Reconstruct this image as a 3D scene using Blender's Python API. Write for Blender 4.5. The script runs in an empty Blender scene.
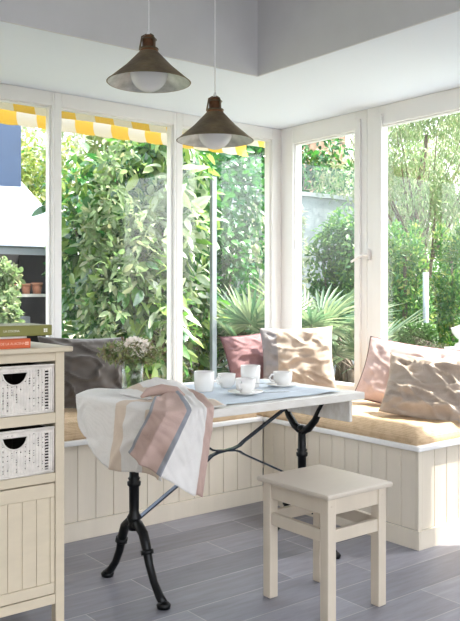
import bpy, bmesh, math, random
import numpy as np
from mathutils import Vector, Matrix, noise
random.seed(7); RNG = np.random.default_rng(7)
PI = math.pi
scene = bpy.context.scene
COL = scene.collection
CAM_H = 1.15

# ------------------------------------------------------------------ materials
def nodes(name):
    m = bpy.data.materials.new(name); m.use_nodes = True
    nt = m.node_tree
    return m, nt, nt.nodes['Principled BSDF']

def N(nt, t, **kw):
    n = nt.nodes.new(t)
    for k, v in kw.items():
        if k in n.inputs: n.inputs[k].default_value = v
        else: setattr(n, k, v)
    return n

def coords(nt, scale=(1, 1, 1)):
    tc = nt.nodes.new('ShaderNodeTexCoord')
    mp = nt.nodes.new('ShaderNodeMapping'); mp.inputs['Scale'].default_value = scale
    nt.links.new(tc.outputs['Object'], mp.inputs['Vector'])
    return mp.outputs['Vector']

def mat(name, col, rough=.5, metal=0, var=.0, vscale=8, bump=0, bscale=60, stretch=(1, 1, 1), spec=.5, col2=None, sheen=0, trans=0):
    m, nt, b = nodes(name)
    b.inputs['Base Color'].default_value = (*col, 1)
    b.inputs['Roughness'].default_value = rough
    b.inputs['Metallic'].default_value = metal
    b.inputs['Specular IOR Level'].default_value = spec
    if sheen: b.inputs['Sheen Weight'].default_value = sheen
    v = coords(nt, stretch)
    if var or col2:
        n = N(nt, 'ShaderNodeTexNoise', Scale=vscale, Detail=5.0, Roughness=.6)
        nt.links.new(v, n.inputs['Vector'])
        r = nt.nodes.new('ShaderNodeValToRGB')
        c2 = col2 or tuple(max(0, c*(1-var)) for c in col)
        r.color_ramp.elements[0].position = .35; r.color_ramp.elements[1].position = .65
        r.color_ramp.elements[0].color = (*c2, 1); r.color_ramp.elements[1].color = (*col, 1)
        nt.links.new(n.outputs['Fac'], r.inputs['Fac'])
        nt.links.new(r.outputs['Color'], b.inputs['Base Color'])
    if bump:
        n2 = N(nt, 'ShaderNodeTexNoise', Scale=bscale, Detail=3.0)
        nt.links.new(v, n2.inputs['Vector'])
        bp = N(nt, 'ShaderNodeBump', Strength=bump, Distance=.004)
        nt.links.new(n2.outputs['Fac'], bp.inputs['Height'])
        nt.links.new(bp.outputs['Normal'], b.inputs['Normal'])
    if trans:
        out = nt.nodes['Material Output']
        t = nt.nodes.new('ShaderNodeBsdfTranslucent'); t.inputs['Color'].default_value = (*col, 1)
        mx = N(nt, 'ShaderNodeMixShader'); mx.inputs[0].default_value = trans
        nt.links.new(b.outputs[0], mx.inputs[1]); nt.links.new(t.outputs[0], mx.inputs[2])
        nt.links.new(mx.outputs[0], out.inputs['Surface'])
    return m

def weave_mat(name, col, dark, scale=260, rough=.85, trans=0, bump=.35):
    m, nt, b = nodes(name)
    v = coords(nt)
    w = []
    for d in ('X', 'Y', 'Z'):
        t = nt.nodes.new('ShaderNodeTexWave'); t.bands_direction = d
        t.inputs['Scale'].default_value = scale/6.283; t.inputs['Distortion'].default_value = 1.5
        t.inputs['Detail'].default_value = 2
        nt.links.new(v, t.inputs['Vector']); w.append(t)
    a = N(nt, 'ShaderNodeMath', operation='ADD'); nt.links.new(w[0].outputs['Fac'], a.inputs[0]); nt.links.new(w[1].outputs['Fac'], a.inputs[1])
    a2 = N(nt, 'ShaderNodeMath', operation='ADD'); nt.links.new(a.outputs[0], a2.inputs[0]); nt.links.new(w[2].outputs['Fac'], a2.inputs[1])
    n = N(nt, 'ShaderNodeTexNoise', Scale=30.0, Detail=6.0); nt.links.new(v, n.inputs['Vector'])
    a3 = N(nt, 'ShaderNodeMath', operation='MULTIPLY_ADD'); nt.links.new(a2.outputs[0], a3.inputs[0]); a3.inputs[1].default_value = .3
    nt.links.new(n.outputs['Fac'], a3.inputs[2])
    r = nt.nodes.new('ShaderNodeValToRGB')
    r.color_ramp.elements[0].position = .6; r.color_ramp.elements[1].position = 1.15 if False else 1.0
    r.color_ramp.elements[0].color = (*dark, 1); r.color_ramp.elements[1].color = (*col, 1)
    nt.links.new(a3.outputs[0], r.inputs['Fac']); nt.links.new(r.outputs['Color'], b.inputs['Base Color'])
    b.inputs['Roughness'].default_value = rough; b.inputs['Specular IOR Level'].default_value = .2
    bp = N(nt, 'ShaderNodeBump', Strength=bump, Distance=.002); nt.links.new(a2.outputs[0], bp.inputs['Height'])
    nt.links.new(bp.outputs['Normal'], b.inputs['Normal'])
    if trans:
        out = nt.nodes['Material Output']
        t = nt.nodes.new('ShaderNodeBsdfTranslucent'); nt.links.new(r.outputs['Color'], t.inputs['Color'])
        mx = N(nt, 'ShaderNodeMixShader'); mx.inputs[0].default_value = trans
        nt.links.new(b.outputs[0], mx.inputs[1]); nt.links.new(t.outputs[0], mx.inputs[2])
        nt.links.new(mx.outputs[0], out.inputs['Surface'])
    return m

def leaf_mat(name, cols, trans=.35, rough=.38, spec=.5):
    m, nt, b = nodes(name)
    g = nt.nodes.new('ShaderNodeNewGeometry')
    r = nt.nodes.new('ShaderNodeValToRGB')
    el = r.color_ramp.elements
    while len(el) < len(cols): el.new(.5)
    for i, c in enumerate(cols):
        el[i].position = i/(len(cols)-1); el[i].color = (*c, 1)
    nt.links.new(g.outputs['Random Per Island'], r.inputs['Fac'])
    nt.links.new(r.outputs['Color'], b.inputs['Base Color'])
    b.inputs['Roughness'].default_value = rough; b.inputs['Specular IOR Level'].default_value = spec
    t = nt.nodes.new('ShaderNodeBsdfTranslucent')
    hs = N(nt, 'ShaderNodeHueSaturation', Saturation=1.1, Value=1.5)
    nt.links.new(r.outputs['Color'], hs.inputs['Color']); nt.links.new(hs.outputs['Color'], t.inputs['Color'])
    mx = N(nt, 'ShaderNodeMixShader'); mx.inputs[0].default_value = trans
    nt.links.new(b.outputs[0], mx.inputs[1]); nt.links.new(t.outputs[0], mx.inputs[2])
    nt.links.new(mx.outputs[0], nt.nodes['Material Output'].inputs['Surface'])
    return m

def glass_mat(name, tint=(.93, .97, .98), ior=1.45, gloss=1.0):
    m, nt, b = nodes(name); nt.nodes.remove(b)
    t = nt.nodes.new('ShaderNodeBsdfTransparent'); t.inputs['Color'].default_value = (*tint, 1)
    g = nt.nodes.new('ShaderNodeBsdfGlossy'); g.inputs['Roughness'].default_value = .02
    f = N(nt, 'ShaderNodeFresnel', IOR=ior)
    ge = nt.nodes.new('ShaderNodeNewGeometry'); mr = nt.nodes.new('ShaderNodeMapRange')
    mr.inputs['To Min'].default_value = ior; mr.inputs['To Max'].default_value = 1/ior
    nt.links.new(ge.outputs['Backfacing'], mr.inputs['Value']); nt.links.new(mr.outputs['Result'], f.inputs['IOR'])
    k = N(nt, 'ShaderNodeMath', operation='MULTIPLY'); k.inputs[1].default_value = gloss
    nt.links.new(f.outputs[0], k.inputs[0])
    mx = nt.nodes.new('ShaderNodeMixShader')
    nt.links.new(k.outputs[0], mx.inputs[0]); nt.links.new(t.outputs[0], mx.inputs[1]); nt.links.new(g.outputs[0], mx.inputs[2])
    nt.links.new(mx.outputs[0], nt.nodes['Material Output'].inputs['Surface'])
    return m

def floor_mat():
    m, nt, b = nodes('floor_tile')
    v = coords(nt)
    br = nt.nodes.new('ShaderNodeTexBrick')
    br.inputs['Scale'].default_value = 1; br.inputs['Brick Width'].default_value = .82; br.inputs['Row Height'].default_value = .195
    br.inputs['Mortar Size'].default_value = .0022; br.inputs['Mortar Smooth'].default_value = .2; br.offset = .37
    br.inputs['Color1'].default_value = (.165, .165, .19, 1); br.inputs['Color2'].default_value = (.30, .30, .345, 1)
    br.inputs['Mortar'].default_value = (.42, .40, .42, 1)
    nt.links.new(v, br.inputs['Vector'])
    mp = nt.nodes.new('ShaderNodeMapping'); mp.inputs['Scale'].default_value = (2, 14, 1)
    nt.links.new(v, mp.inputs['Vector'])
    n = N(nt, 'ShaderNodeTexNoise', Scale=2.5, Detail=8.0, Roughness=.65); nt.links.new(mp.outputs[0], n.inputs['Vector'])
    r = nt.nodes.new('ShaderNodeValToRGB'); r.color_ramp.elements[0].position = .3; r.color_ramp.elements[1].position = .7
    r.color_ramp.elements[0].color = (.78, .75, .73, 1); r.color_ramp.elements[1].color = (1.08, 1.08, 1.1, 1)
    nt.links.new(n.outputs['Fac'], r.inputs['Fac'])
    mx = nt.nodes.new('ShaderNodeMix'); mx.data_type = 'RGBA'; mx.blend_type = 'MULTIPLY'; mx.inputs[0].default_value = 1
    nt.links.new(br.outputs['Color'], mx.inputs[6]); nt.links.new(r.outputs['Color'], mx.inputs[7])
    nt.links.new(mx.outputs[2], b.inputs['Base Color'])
    b.inputs['Roughness'].default_value = .42; b.inputs['Specular IOR Level'].default_value = .55
    bp = N(nt, 'ShaderNodeBump', Strength=.35, Distance=.002)
    nt.links.new(br.outputs['Fac'], bp.inputs['Height']); bp.invert = True
    nt.links.new(bp.outputs['Normal'], b.inputs['Normal'])
    return m

M = {}
M['floor'] = floor_mat()
M['frame'] = mat('white_frame', (.84, .83, .815), .35)
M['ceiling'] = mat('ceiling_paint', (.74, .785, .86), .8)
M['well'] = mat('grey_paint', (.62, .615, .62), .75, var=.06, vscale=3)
M['wall'] = mat('wall_paint', (.80, .77, .72), .7)
M['bench'] = mat('cream_boards', (.74, .665, .55), .5, var=.06, vscale=4, bump=.15, bscale=9, stretch=(3, 3, .4))
M['cabinet'] = mat('cream_painted_wood', (.64, .545, .40), .5, var=.07, vscale=6, bump=.12, bscale=12, stretch=(1, 1, 3))
M['stool'] = mat('whitewashed_wood', (.68, .59, .47), .5, var=.12, vscale=5, bump=.2, bscale=14, stretch=(1, 1, .25))
M['stooltop'] = mat('whitewashed_seat', (.62, .545, .45), .42, var=.06, vscale=4, bump=.12, bscale=10, stretch=(.3, 2, 1))
M['tabletop'] = mat('worn_white_board', (.78, .76, .72), .45, col2=(.66, .62, .56), vscale=10, bump=.3, bscale=22, stretch=(.6, 4, 2))
M['iron'] = mat('black_cast_iron', (.003, .0035, .004), .38, .0, spec=.25, bump=.3, bscale=50)
M['bar'] = mat('dark_steel_bar', (.05, .065, .09), .22, .6)
M['wicker'] = mat('white_wicker', (.76, .70, .63), .6, var=.14, vscale=40)
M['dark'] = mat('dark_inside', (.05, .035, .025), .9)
M['bronze'] = mat('aged_bronze', (.24, .185, .10), .5, .45, col2=(.13, .095, .055), vscale=9, bump=.5, bscale=60)
M['copper'] = mat('copper_cap', (.26, .12, .06), .3, .9, col2=(.10, .05, .025), vscale=26)
M['zinc'] = mat('galvanised_inside', (.62, .63, .63), .45, .45, col2=(.36, .38, .38), vscale=16, bump=.3, bscale=40)
M['bulb'] = mat('opal_bulb', (.9, .9, .92), .12, trans=.3)
M['cord'] = mat('white_cord', (.8, .8, .8), .5)
M['porcelain'] = mat('white_porcelain', (.86, .84, .81), .18)
M['steel'] = mat('steel', (.5, .5, .5), .2, 1)
M['glass'] = glass_mat('window_glass', (.975, .985, .98), gloss=.9)
M['vglass'] = glass_mat('vase_glass', (.93, .96, .95), 1.5, 1.3)
M['water'] = glass_mat('vase_water', (.82, .86, .78), 1.33, .6)
M['burlap'] = weave_mat('tan_linen', (.62, .46, .30), (.42, .29, .17), 420)
M['pinklin'] = weave_mat('pink_linen', (.64, .49, .465), (.57, .42, .40), 700, trans=.06)
M['mauve'] = weave_mat('mauve_linen', (.30, .18, .19), (.23, .13, .14), 700)
M['mauvedark'] = mat('dark_mauve_piping', (.12, .055, .06), .8)
M['beige'] = weave_mat('beige_linen', (.47, .395, .335), (.39, .325, .27), 700)
M['greylin'] = weave_mat('grey_linen', (.33, .31, .32), (.26, .245, .25), 700)
M['taupe'] = mat('taupe_velvet', (.075, .06, .05), .75, var=.2, vscale=5, sheen=.35)
M['towelw'] = weave_mat('towel_white', (.84, .81, .78), (.77, .74, .71), 1200, trans=.18, bump=.15)
M['towelp'] = weave_mat('towel_pink', (.60, .435, .375), (.53, .375, .33), 1200, trans=.15, bump=.15)
M['towelb'] = weave_mat('towel_beige', (.74, .62, .51), (.66, .55, .45), 1200, trans=.15, bump=.15)
M['towelg'] = weave_mat('towel_grey', (.33, .34, .37), (.27, .28, .31), 1200, trans=.1, bump=.15)
M['runner'] = weave_mat('runner_blue', (.62, .68, .74), (.55, .61, .67), 900, bump=.15)
M['yellow'] = mat('awning_yellow', (.80, .54, .08), .8, trans=.28)
M['awhite'] = mat('awning_white', (.74, .73, .70), .8, trans=.25)
M['olive'] = mat('olive_book_cloth', (.20, .19, .035), .5)
M['orange'] = mat('orange_book_cloth', (.62, .115, .03), .5)
M['pages'] = mat('book_pages', (.82, .80, .74), .8, bump=.3, bscale=300, stretch=(.02, .02, 4))
M['print'] = mat('spine_print', (.85, .82, .7), .6)
M['printo'] = mat('spine_print_orange', (.85, .50, .36), .6)
M['terracotta'] = mat('terracotta', (.50, .21, .12), .8, var=.25, vscale=12)
M['stone'] = mat('garden_stone', (.62, .60, .56), .8, var=.2, vscale=5, bump=.4, bscale=15)
M['render'] = mat('pale_render', (.27, .315, .345), .85, var=.18, vscale=2)
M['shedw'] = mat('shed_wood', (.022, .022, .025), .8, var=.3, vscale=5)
M['canvas'] = mat('shaded_white_canvas', (.27, .31, .39), .8, trans=.05)  # white cloth; its bluish shade is mixed into the base colour
M['shadepanel'] = mat('shaded_white_panel', (.022, .048, .105), .6, var=.12, vscale=4)  # white panel in shade; the blue of the shade is its base colour
M['greymetal'] = mat('grey_metal', (.22, .24, .26), .45, .3)
M['bark'] = mat('bark', (.16, .125, .095), .9, var=.4, vscale=14, bump=.6, bscale=25)
M['brick'] = mat('brick_wall', (.42, .27, .20), .9, var=.4, vscale=10)
M['ground'] = mat('garden_soil', (.17, .16, .11), .95, col2=(.10, .13, .05), vscale=2, bump=.8, bscale=12)
M['petal'] = leaf_mat('white_petals', [(.85, .80, .74), (.84, .76, .70), (.86, .84, .80)], .3, .6, .2)
M['sprig'] = leaf_mat('sprig_leaves', [(.10, .16, .05), (.25, .30, .12), (.22, .16, .10)], .3)
M['stem'] = mat('green_stem', (.12, .18, .05), .5)
M['leafA'] = leaf_mat('glossy_leaves', [(.014, .065, .018), (.03, .125, .03), (.09, .24, .045), (.32, .42, .12), (.025, .10, .05)], .30, .2, 1.0)
M['leafB'] = leaf_mat('ivy_leaves', [(.012, .065, .025), (.028, .13, .035), (.08, .24, .05), (.02, .10, .055)], .28, .25, .9)
M['leafC'] = leaf_mat('pale_leaves', [(.09, .16, .06), (.19, .27, .12), (.14, .20, .10), (.27, .28, .16)], .45, .4)
M['leafD'] = leaf_mat('conifer_leaves', [(.025, .10, .025), (.06, .18, .04), (.15, .28, .05), (.035, .13, .05)], .3, .5)
M['leafF'] = leaf_mat('silver_leaves', [(.26, .34, .20), (.42, .48, .30), (.34, .38, .30), (.52, .55, .36)], .4, .35, .8)
M['leafH'] = leaf_mat('painted_glare_leaves', [(.20, .28, .16), (.42, .48, .36), (.30, .38, .18), (.55, .58, .46)], .35, .15, 1.0)  # pale tones paint the glare on the leaves
M['leafE'] = leaf_mat('box_leaves', [(.02, .06, .015), (.05, .12, .025), (.09, .16, .05)], .25, .4)
M['leafP'] = leaf_mat('palm_leaves', [(.035, .09, .045), (.09, .16, .08), (.22, .27, .15), (.035, .09, .05)], .35, .35, .6)
M['leafY'] = leaf_mat('yellow_green_leaves', [(.24, .29, .08), (.15, .24, .05), (.34, .34, .13)], .45, .4)

# ------------------------------------------------------------------ helpers
def tag(o, label=None, cat=None, group=None, kind=None):
    if label: o['label'] = label
    if cat: o['category'] = cat
    if group: o['group'] = group
    if kind: o['kind'] = kind
    return o

def thing(name, loc, label, cat, group=None):
    o = bpy.data.objects.new(name, None); COL.objects.link(o)
    o.empty_display_size = .05; o.location = loc
    return tag(o, label, cat, group)

def root_loc(p):
    v = Vector((0, 0, 0))
    while p is not None:
        v += Vector(p.location); p = p.parent
    return v

class MB:
    """collects shapes in world coordinates, then becomes ONE mesh object"""
    def __init__(s): s.bm = bmesh.new()
    def box(s, x0, x1, y0, y1, z0, z1, mi=0):
        r = bmesh.ops.create_cube(s.bm, size=1)
        for v in r['verts']:
            v.co = Vector(((x0+x1)/2 + v.co.x*(x1-x0), (y0+y1)/2 + v.co.y*(y1-y0), (z0+z1)/2 + v.co.z*(z1-z0)))
        for f in {f for v in r['verts'] for f in v.link_faces}: f.material_index = mi
        return s
    def obox(s, mtx, sx, sy, sz):
        r = bmesh.ops.create_cube(s.bm, size=1)
        for v in r['verts']:
            v.co = mtx @ Vector((v.co.x*sx, v.co.y*sy, v.co.z*sz))
        return s
    def tube(s, pts, rad, seg=10, closed=False, flat=None):
        pts = [Vector(p) for p in pts]; n = len(pts)
        rad = rad if isinstance(rad, (list, tuple)) else [rad]*n
        rings = []; prev = None
        for i, p in enumerate(pts):
            if closed: t = pts[(i+1) % n]-pts[i-1]
            else: t = pts[min(i+1, n-1)]-pts[max(i-1, 0)]
            t.normalize()
            if prev is None:
                up = Vector((0, 0, 1)) if abs(t.z) < .9 else Vector((1, 0, 0))
                a = t.cross(up).normalized()
            else:
                a = (prev - t*prev.dot(t)).normalized()
            prev = a; b = t.cross(a)
            fa, fb = flat or (1, 1)
            rings.append([s.bm.verts.new(p + (a*math.cos(k*2*PI/seg)*fa + b*math.sin(k*2*PI/seg)*fb)*rad[i]) for k in range(seg)])
        for i in range(n if closed else n-1):
            A, B = rings[i], rings[(i+1) % n]
            for k in range(seg):
                s.bm.faces.new((A[k], A[(k+1) % seg], B[(k+1) % seg], B[k]))
        if not closed:
            s.bm.faces.new(rings[0][::-1]); s.bm.faces.new(rings[-1])
        return s
    def lathe(s, prof, c, seg=32, sy=1.0, cap=True):
        c = Vector(c); rings = []
        for r, z in prof:
            if r < 1e-5: rings.append([s.bm.verts.new(c+Vector((0, 0, z)))])
            else: rings.append([s.bm.verts.new(c+Vector((r*math.cos(2*PI*k/seg), r*sy*math.sin(2*PI*k/seg), z))) for k in range(seg)])
        for A, B in zip(rings, rings[1:]):
            for k in range(seg):
                k2 = (k+1) % seg
                if len(A) == 1 and len(B) == 1: continue
                if len(A) == 1: s.bm.faces.new((A[0], B[k2], B[k]))
                elif len(B) == 1: s.bm.faces.new((A[k], A[k2], B[0]))
                else: s.bm.faces.new((A[k], A[k2], B[k2], B[k]))
        return s
    def grid(s, f, nu, nv, mi=None, thick=0):
        vs = [[s.bm.verts.new(f(i/nu, j/nv)) for j in range(nv+1)] for i in range(nu+1)]
        for i in range(nu):
            for j in range(nv):
                fc = s.bm.faces.new((vs[i][j], vs[i+1][j], vs[i+1][j+1], vs[i][j+1]))
                if mi: fc.material_index = mi((i+.5)/nu, (j+.5)/nv)
        return s
    def poly(s, pts, d):
        """prism: polygon points extruded by vector d"""
        a = [s.bm.verts.new(p) for p in pts]; b = [s.bm.verts.new(Vector(p)+Vector(d)) for p in pts]
        s.bm.faces.new(a[::-1]); s.bm.faces.new(b)
        n = len(a)
        for i in range(n): s.bm.faces.new((a[i], a[(i+1) % n], b[(i+1) % n], b[i]))
        return s
    def build(s, name, m, parent=None, loc=None, smooth=False, bevel=0, subd=0, solid=0, recalc=True):
        if recalc: bmesh.ops.recalc_face_normals(s.bm, faces=s.bm.faces)
        org = root_loc(parent) if parent is not None else Vector(loc or (0, 0, 0))
        for v in s.bm.verts: v.co -= org
        me = bpy.data.meshes.new(name); s.bm.to_mesh(me); s.bm.free()
        for mm in (m if isinstance(m, (list, tuple)) else [m]): me.materials.append(mm)
        o = bpy.data.objects.new(name, me); COL.objects.link(o)
        if parent is not None: o.parent = parent
        else: o.location = org
        if smooth: me.polygons.foreach_set('use_smooth', [True]*len(me.polygons))
        if solid:
            md = o.modifiers.new('thickness', 'SOLIDIFY'); md.thickness = solid; md.offset = 0
        if bevel:
            md = o.modifiers.new('bevel', 'BEVEL'); md.width = bevel; md.segments = 2; md.limit_method = 'ANGLE'; md.angle_limit = .6
        if subd:
            md = o.modifiers.new('sub', 'SUBSURF'); md.levels = subd; md.render_levels = subd
        return o

def struct(o): o['kind'] = 'structure'; return o

def copy_tree(o, parent=None, loc=None, rz=None):
    c = o.copy(); COL.objects.link(c)
    if parent is not None: c.parent = parent
    if loc is not None: c.location = loc
    if rz is not None: c.rotation_euler = (0, 0, rz)
    for ch in list(o.children): copy_tree(ch, c)
    return c

# ------------------------------------------------------------------ foliage
def leaf_mesh(name, P, D, NRM, L, W, m, parent, fold=.25, droop=.15):
    """P positions, D directions, NRM normals, L lengths, W widths -> one mesh of folded leaves"""
    n = len(P); org = np.array(root_loc(parent)) if parent is not None else 0
    D = D/np.linalg.norm(D, axis=1)[:, None]
    S = np.cross(D, NRM); S /= np.linalg.norm(S, axis=1)[:, None]+1e-9
    U = np.cross(S, D)
    L = L[:, None]; W = W[:, None]
    prof = [(.22, .40), (.50, .50), (.78, .33)]
    v = np.empty((n, 11, 3))
    v[:, 0] = P
    for k, (q, ww) in enumerate(prof):
        c = P+D*L*q-U*L*droop*q*q
        v[:, 1+k*3] = c+S*W*ww+U*W*fold*ww*1.6
        v[:, 2+k*3] = c
        v[:, 3+k*3] = c-S*W*ww+U*W*fold*ww*1.6
    v[:, 10] = P+D*L-U*L*droop
    v = v.reshape(-1, 3)-org
    base = (np.arange(n)*11)[:, None]
    tris = [[0, 1, 2], [0, 2, 3], [7, 10, 8], [8, 10, 9]]
    for k in (1, 4):
        tris += [[k, k+3, k+4], [k, k+4, k+1], [k+1, k+4, k+5], [k+1, k+5, k+2]]
    tris = np.array(tris)
    F = (base[:, None]+tris[None]).reshape(-1, 3)
    me = bpy.data.meshes.new(name)
    me.vertices.add(len(v)); me.vertices.foreach_set('co', v.ravel())
    me.loops.add(F.size); me.loops.foreach_set('vertex_index', F.ravel().astype(np.int32))
    me.polygons.add(len(F)); me.polygons.foreach_set('loop_start', (np.arange(len(F))*3).astype(np.int32))
    me.polygons.foreach_set('loop_total', np.full(len(F), 3, np.int32))
    me.update(calc_edges=True); me.validate()
    me.polygons.foreach_set('use_smooth', [True]*len(me.polygons))
    me.materials.append(m)
    o = bpy.data.objects.new(name, me); COL.objects.link(o)
    if parent is not None: o.parent = parent
    return o

def blob_points(blobs, n, shell=.5):
    """blobs: (cx,cy,cz,rx,ry,rz). returns points and outward directions"""
    w = np.array([b[3]*b[4]*b[5] for b in blobs])**.66; w /= w.sum()
    idx = RNG.choice(len(blobs), n, p=w); B = np.array(blobs)[idx]
    d = RNG.normal(size=(n, 3)); d /= np.linalg.norm(d, axis=1)[:, None]
    r = shell+(1-shell)*RNG.random(n)**.6
    return B[:, :3]+d*r[:, None]*B[:, 3:], d

def foliage(name, blobs, n, L, W, m, parent, droop=.2, outward=.6, shell=.5, down=.3, fold=.25, zmin=-.05):
    P, d = blob_points(blobs, n, shell)
    D = d*outward+RNG.normal(size=(n, 3))*.6; D[:, 2] -= down
    NR = np.tile([0, 0, 1.], (n, 1))*.7+RNG.normal(size=(n, 3))*.5+d*.4
    k = P[:, 2] > zmin
    s = .65+.7*RNG.random(n)
    return leaf_mesh(name, P[k], D[k], NR[k], (L*s)[k], (W*s)[k], m, parent, fold, droop)

def clumpy(c, r, n, rr=.35):
    """many small blobs scattered inside an ellipsoid, so that a crown is uneven"""
    out = []
    for _ in range(n):
        d = RNG.normal(size=3); d /= np.linalg.norm(d); q = RNG.random()**.4
        k = rr*(.6+.8*RNG.random())
        out.append((c[0]+d[0]*r[0]*q, c[1]+d[1]*r[1]*q, c[2]+d[2]*r[2]*q, r[0]*k, r[1]*k, r[2]*k))
    return out

def branches(c, base, spread, n, rad, m, parent, name='branches'):
    b = MB()
    for i in range(n):
        a = random.uniform(0, 2*PI); q = random.uniform(.3, 1)
        tip = Vector((c[0]+math.cos(a)*spread[0]*q, c[1]+math.sin(a)*spread[1]*q, c[2]+random.uniform(-.3, .9)*spread[2]))
        b0 = Vector(base)+Vector((random.uniform(-.08, .08), random.uniform(-.08, .08), 0))
        mid = b0.lerp(tip, .45)+Vector((random.uniform(-.15, .15), random.uniform(-.15, .15), .15))
        pts = [b0.lerp(mid, t/3) for t in range(3)]+[mid.lerp(tip, t/4) for t in range(5)]
        b.tube(pts, [rad*(1-.85*k/7) for k in range(8)], 6)
    return b.build(name, m, parent, smooth=True)

# ------------------------------------------------------------------ room shell
XW, YW, ZC = 3.50, 3.92, 2.205     # right wall, back wall, low ceiling
GT, GB = 2.13, .58                 # glass top and bottom
struct(MB().box(-2.2, XW+.12, -2.5, YW+.12, -.06, 0).build('floor', M['floor']))
c = MB().box(-2.2, XW+.12, 3.015, YW+.12, ZC, ZC+.95).box(2.54, XW+.12, -2.5, 3.015, ZC, ZC+.95)
struct(c.build('ceiling', [M['ceiling']]))
# grey painted faces of the raised part
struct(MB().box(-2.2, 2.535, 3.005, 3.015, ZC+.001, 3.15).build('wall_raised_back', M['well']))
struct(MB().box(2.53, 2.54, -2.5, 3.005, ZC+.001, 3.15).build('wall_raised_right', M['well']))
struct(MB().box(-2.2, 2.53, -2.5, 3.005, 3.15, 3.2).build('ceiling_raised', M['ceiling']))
# wall under and over the windows
w = MB().box(-2.2, XW+.12, YW, YW+.12, 0, .50)
struct(w.build('wall_back', M['wall']))
w = MB().box(XW, XW+.12, -2.5, YW, 0, .50).box(XW, XW+.12, -2.5, 1.76, .50, ZC)
struct(w.build('wall_right', M['wall']))

def xb(px):  # x on the back wall for a column of the photograph
    r = (px-230)/795; return YW*(.617+r*.787)/(.787-r*.617)

def window(nm, axis, a0, a1, g0, g1, gt, gb, sash=True):
    """one window unit a0..a1 along the wall, glass opening g0..g1"""
    D = .055; g1 += .030
    def bx(b, u0, u1, d0, d1, z0, z1):
        if axis == 'x': b.box(u0, u1, YW+d0, YW+d1, z0, z1)
        else: b.box(XW+d0, XW+d1, u0, u1, z0, z1)
    b = MB()
    bx(b, a0, g0, -.01, .07, .50, ZC); bx(b, g1, a1, -.01, .07, .50, ZC)
    bx(b, g0, g1, -.01, .07, gt, ZC); bx(b, g0, g1, -.01, .07, .50, gb)
    f = struct(b.build(nm, M['frame'], bevel=.004))
    # thin inner bead round the pane
    b = MB(); e = .008
    bx(b, g0, g0+e, .008, .045, gb, gt); bx(b, g1-e, g1, .008, .045, gb, gt)
    bx(b, g0+e, g1-e, .008, .045, gt-e, gt); bx(b, g0+e, g1-e, .008, .045, gb, gb+e)
    b.build('glazing_bead', M['frame'], f, bevel=.002)
    b = MB(); bx(b, g0+e, g1-e, .028, .032, gb+e, gt-e)
    b.build('window_pane', M['glass'], f)
    return f
m12, m23 = (xb(46)+xb(61))/2, (xb(169)+xb(182))/2
window('window_1', 'x', .90, m12, .98, xb(46), GT, GB)
window('window_2', 'x', m12, m23, xb(61), xb(169), GT, GB)
window('window_3', 'x', m23, XW-.0, xb(182), xb(268), GT, GB)
window('window_6', 'x', -.35, .90, -.27, .82, GT, GB)
window('window_7', 'x', -1.6, -.35, -1.52, -.43, GT, GB)
struct(MB().box(-2.2, -1.6, YW, YW+.12, .5, ZC).build('wall_back_left', M['wall']))
struct(MB().box(-2.32, -2.2, -2.5, YW+.12, 0, 3.2).build('wall_left', M['wall']))
def yr(px):
    r = (px-230)/795; return XW*(.787-r*.617)/(.617+r*.787)
GTR = 2.095
w4 = window('window_4', 'y', yr(368), YW-.012, yr(357), yr(297), GTR, GB)
w5 = window('window_5', 'y', 1.76, yr(368)-.003, 1.86, yr(384), GTR, GB)
# raised sash profile on the two right-hand windows and a handle
b = MB()
for (y0, y1, f) in ((yr(362.5), yr(357), w4), (yr(384), yr(375), w5)):
    bb = MB().box(XW-.024, XW-.01, y0, y1, .53, ZC-.05)
    bb.build('sash_profile', M['frame'], f, bevel=.003)
yh = yr(370)
h = MB().box(XW-.034, XW-.010, yh-.014, yh+.014, 1.325, 1.385)
h.tube([(XW-.034, yh, 1.352), (XW-.055, yh, 1.352), (XW-.058, yh+.03, 1.345), (XW-.058, yh+.095, 1.315)], [.008, .008, .008, .007], 8)
h.build('window_handle', M['frame'], w5, bevel=.002)
# slim sill board
struct(MB().box(-2.2, XW-.04, YW-.045, YW-.0105, .495, .520).build('trim_1', M['frame'], bevel=.004))
struct(MB().box(XW-.040, XW-.0245, 1.76, YW-.05, .495, .520).build('trim_2', M['frame'], bevel=.004))

# ------------------------------------------------------------------ corner bench
BX, BY, BE = 2.835, 3.32, 2.262      # front of right wing, front of back wing, end of right wing
bench = thing('window_bench', (BX, BY, 0), 'built-in L-shaped cream panelled bench running under the corner windows', 'bench')
def panel(axis, u0, u1, c, z0=.085, z1=.435, w=.094):
    b = MB(); u = u0; g = .0035
    while u < u1-.01:
        e = min(u+w, u1)
        if axis == 'x': b.box(u+g/2, e-g/2, c-.012, c, z0, z1)
        else: b.box(c-.012, c, u+g/2, e-g/2, z0, z1)
        u = e
    if axis == 'x': b.box(u0, u1, c-.006, c+.006, z0, z1)
    else: b.box(c-.006, c+.006, u0, u1, z0, z1)
    return b
panel('x', .2, BX-.012, BY).build('front_panel', M['bench'], bench, bevel=.0015)
panel('y', BE+.0, BY-.012, BX, w=.087).build('front_panel', M['bench'], bench, bevel=.0015)
panel('x', BX+.012, XW-.012, BE, w=.088).build('end_panel', M['bench'], bench, bevel=.0015)
b = MB().box(.2, BX-.018, BY-.022, BY-.012, 0, .085).box(BX-.022, BX-.012, BE-.022, BY-.018, 0, .085).box(BX-.012, XW-.012, BE-.022, BE-.012, 0, .085)
b.build('plinth', M['bench'], bench, bevel=.002)
b = MB().box(BX-.014, BX+.012, BE-.014, BE, .085, .435)
b.build('corner_post', M['bench'], bench, bevel=.002)
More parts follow.
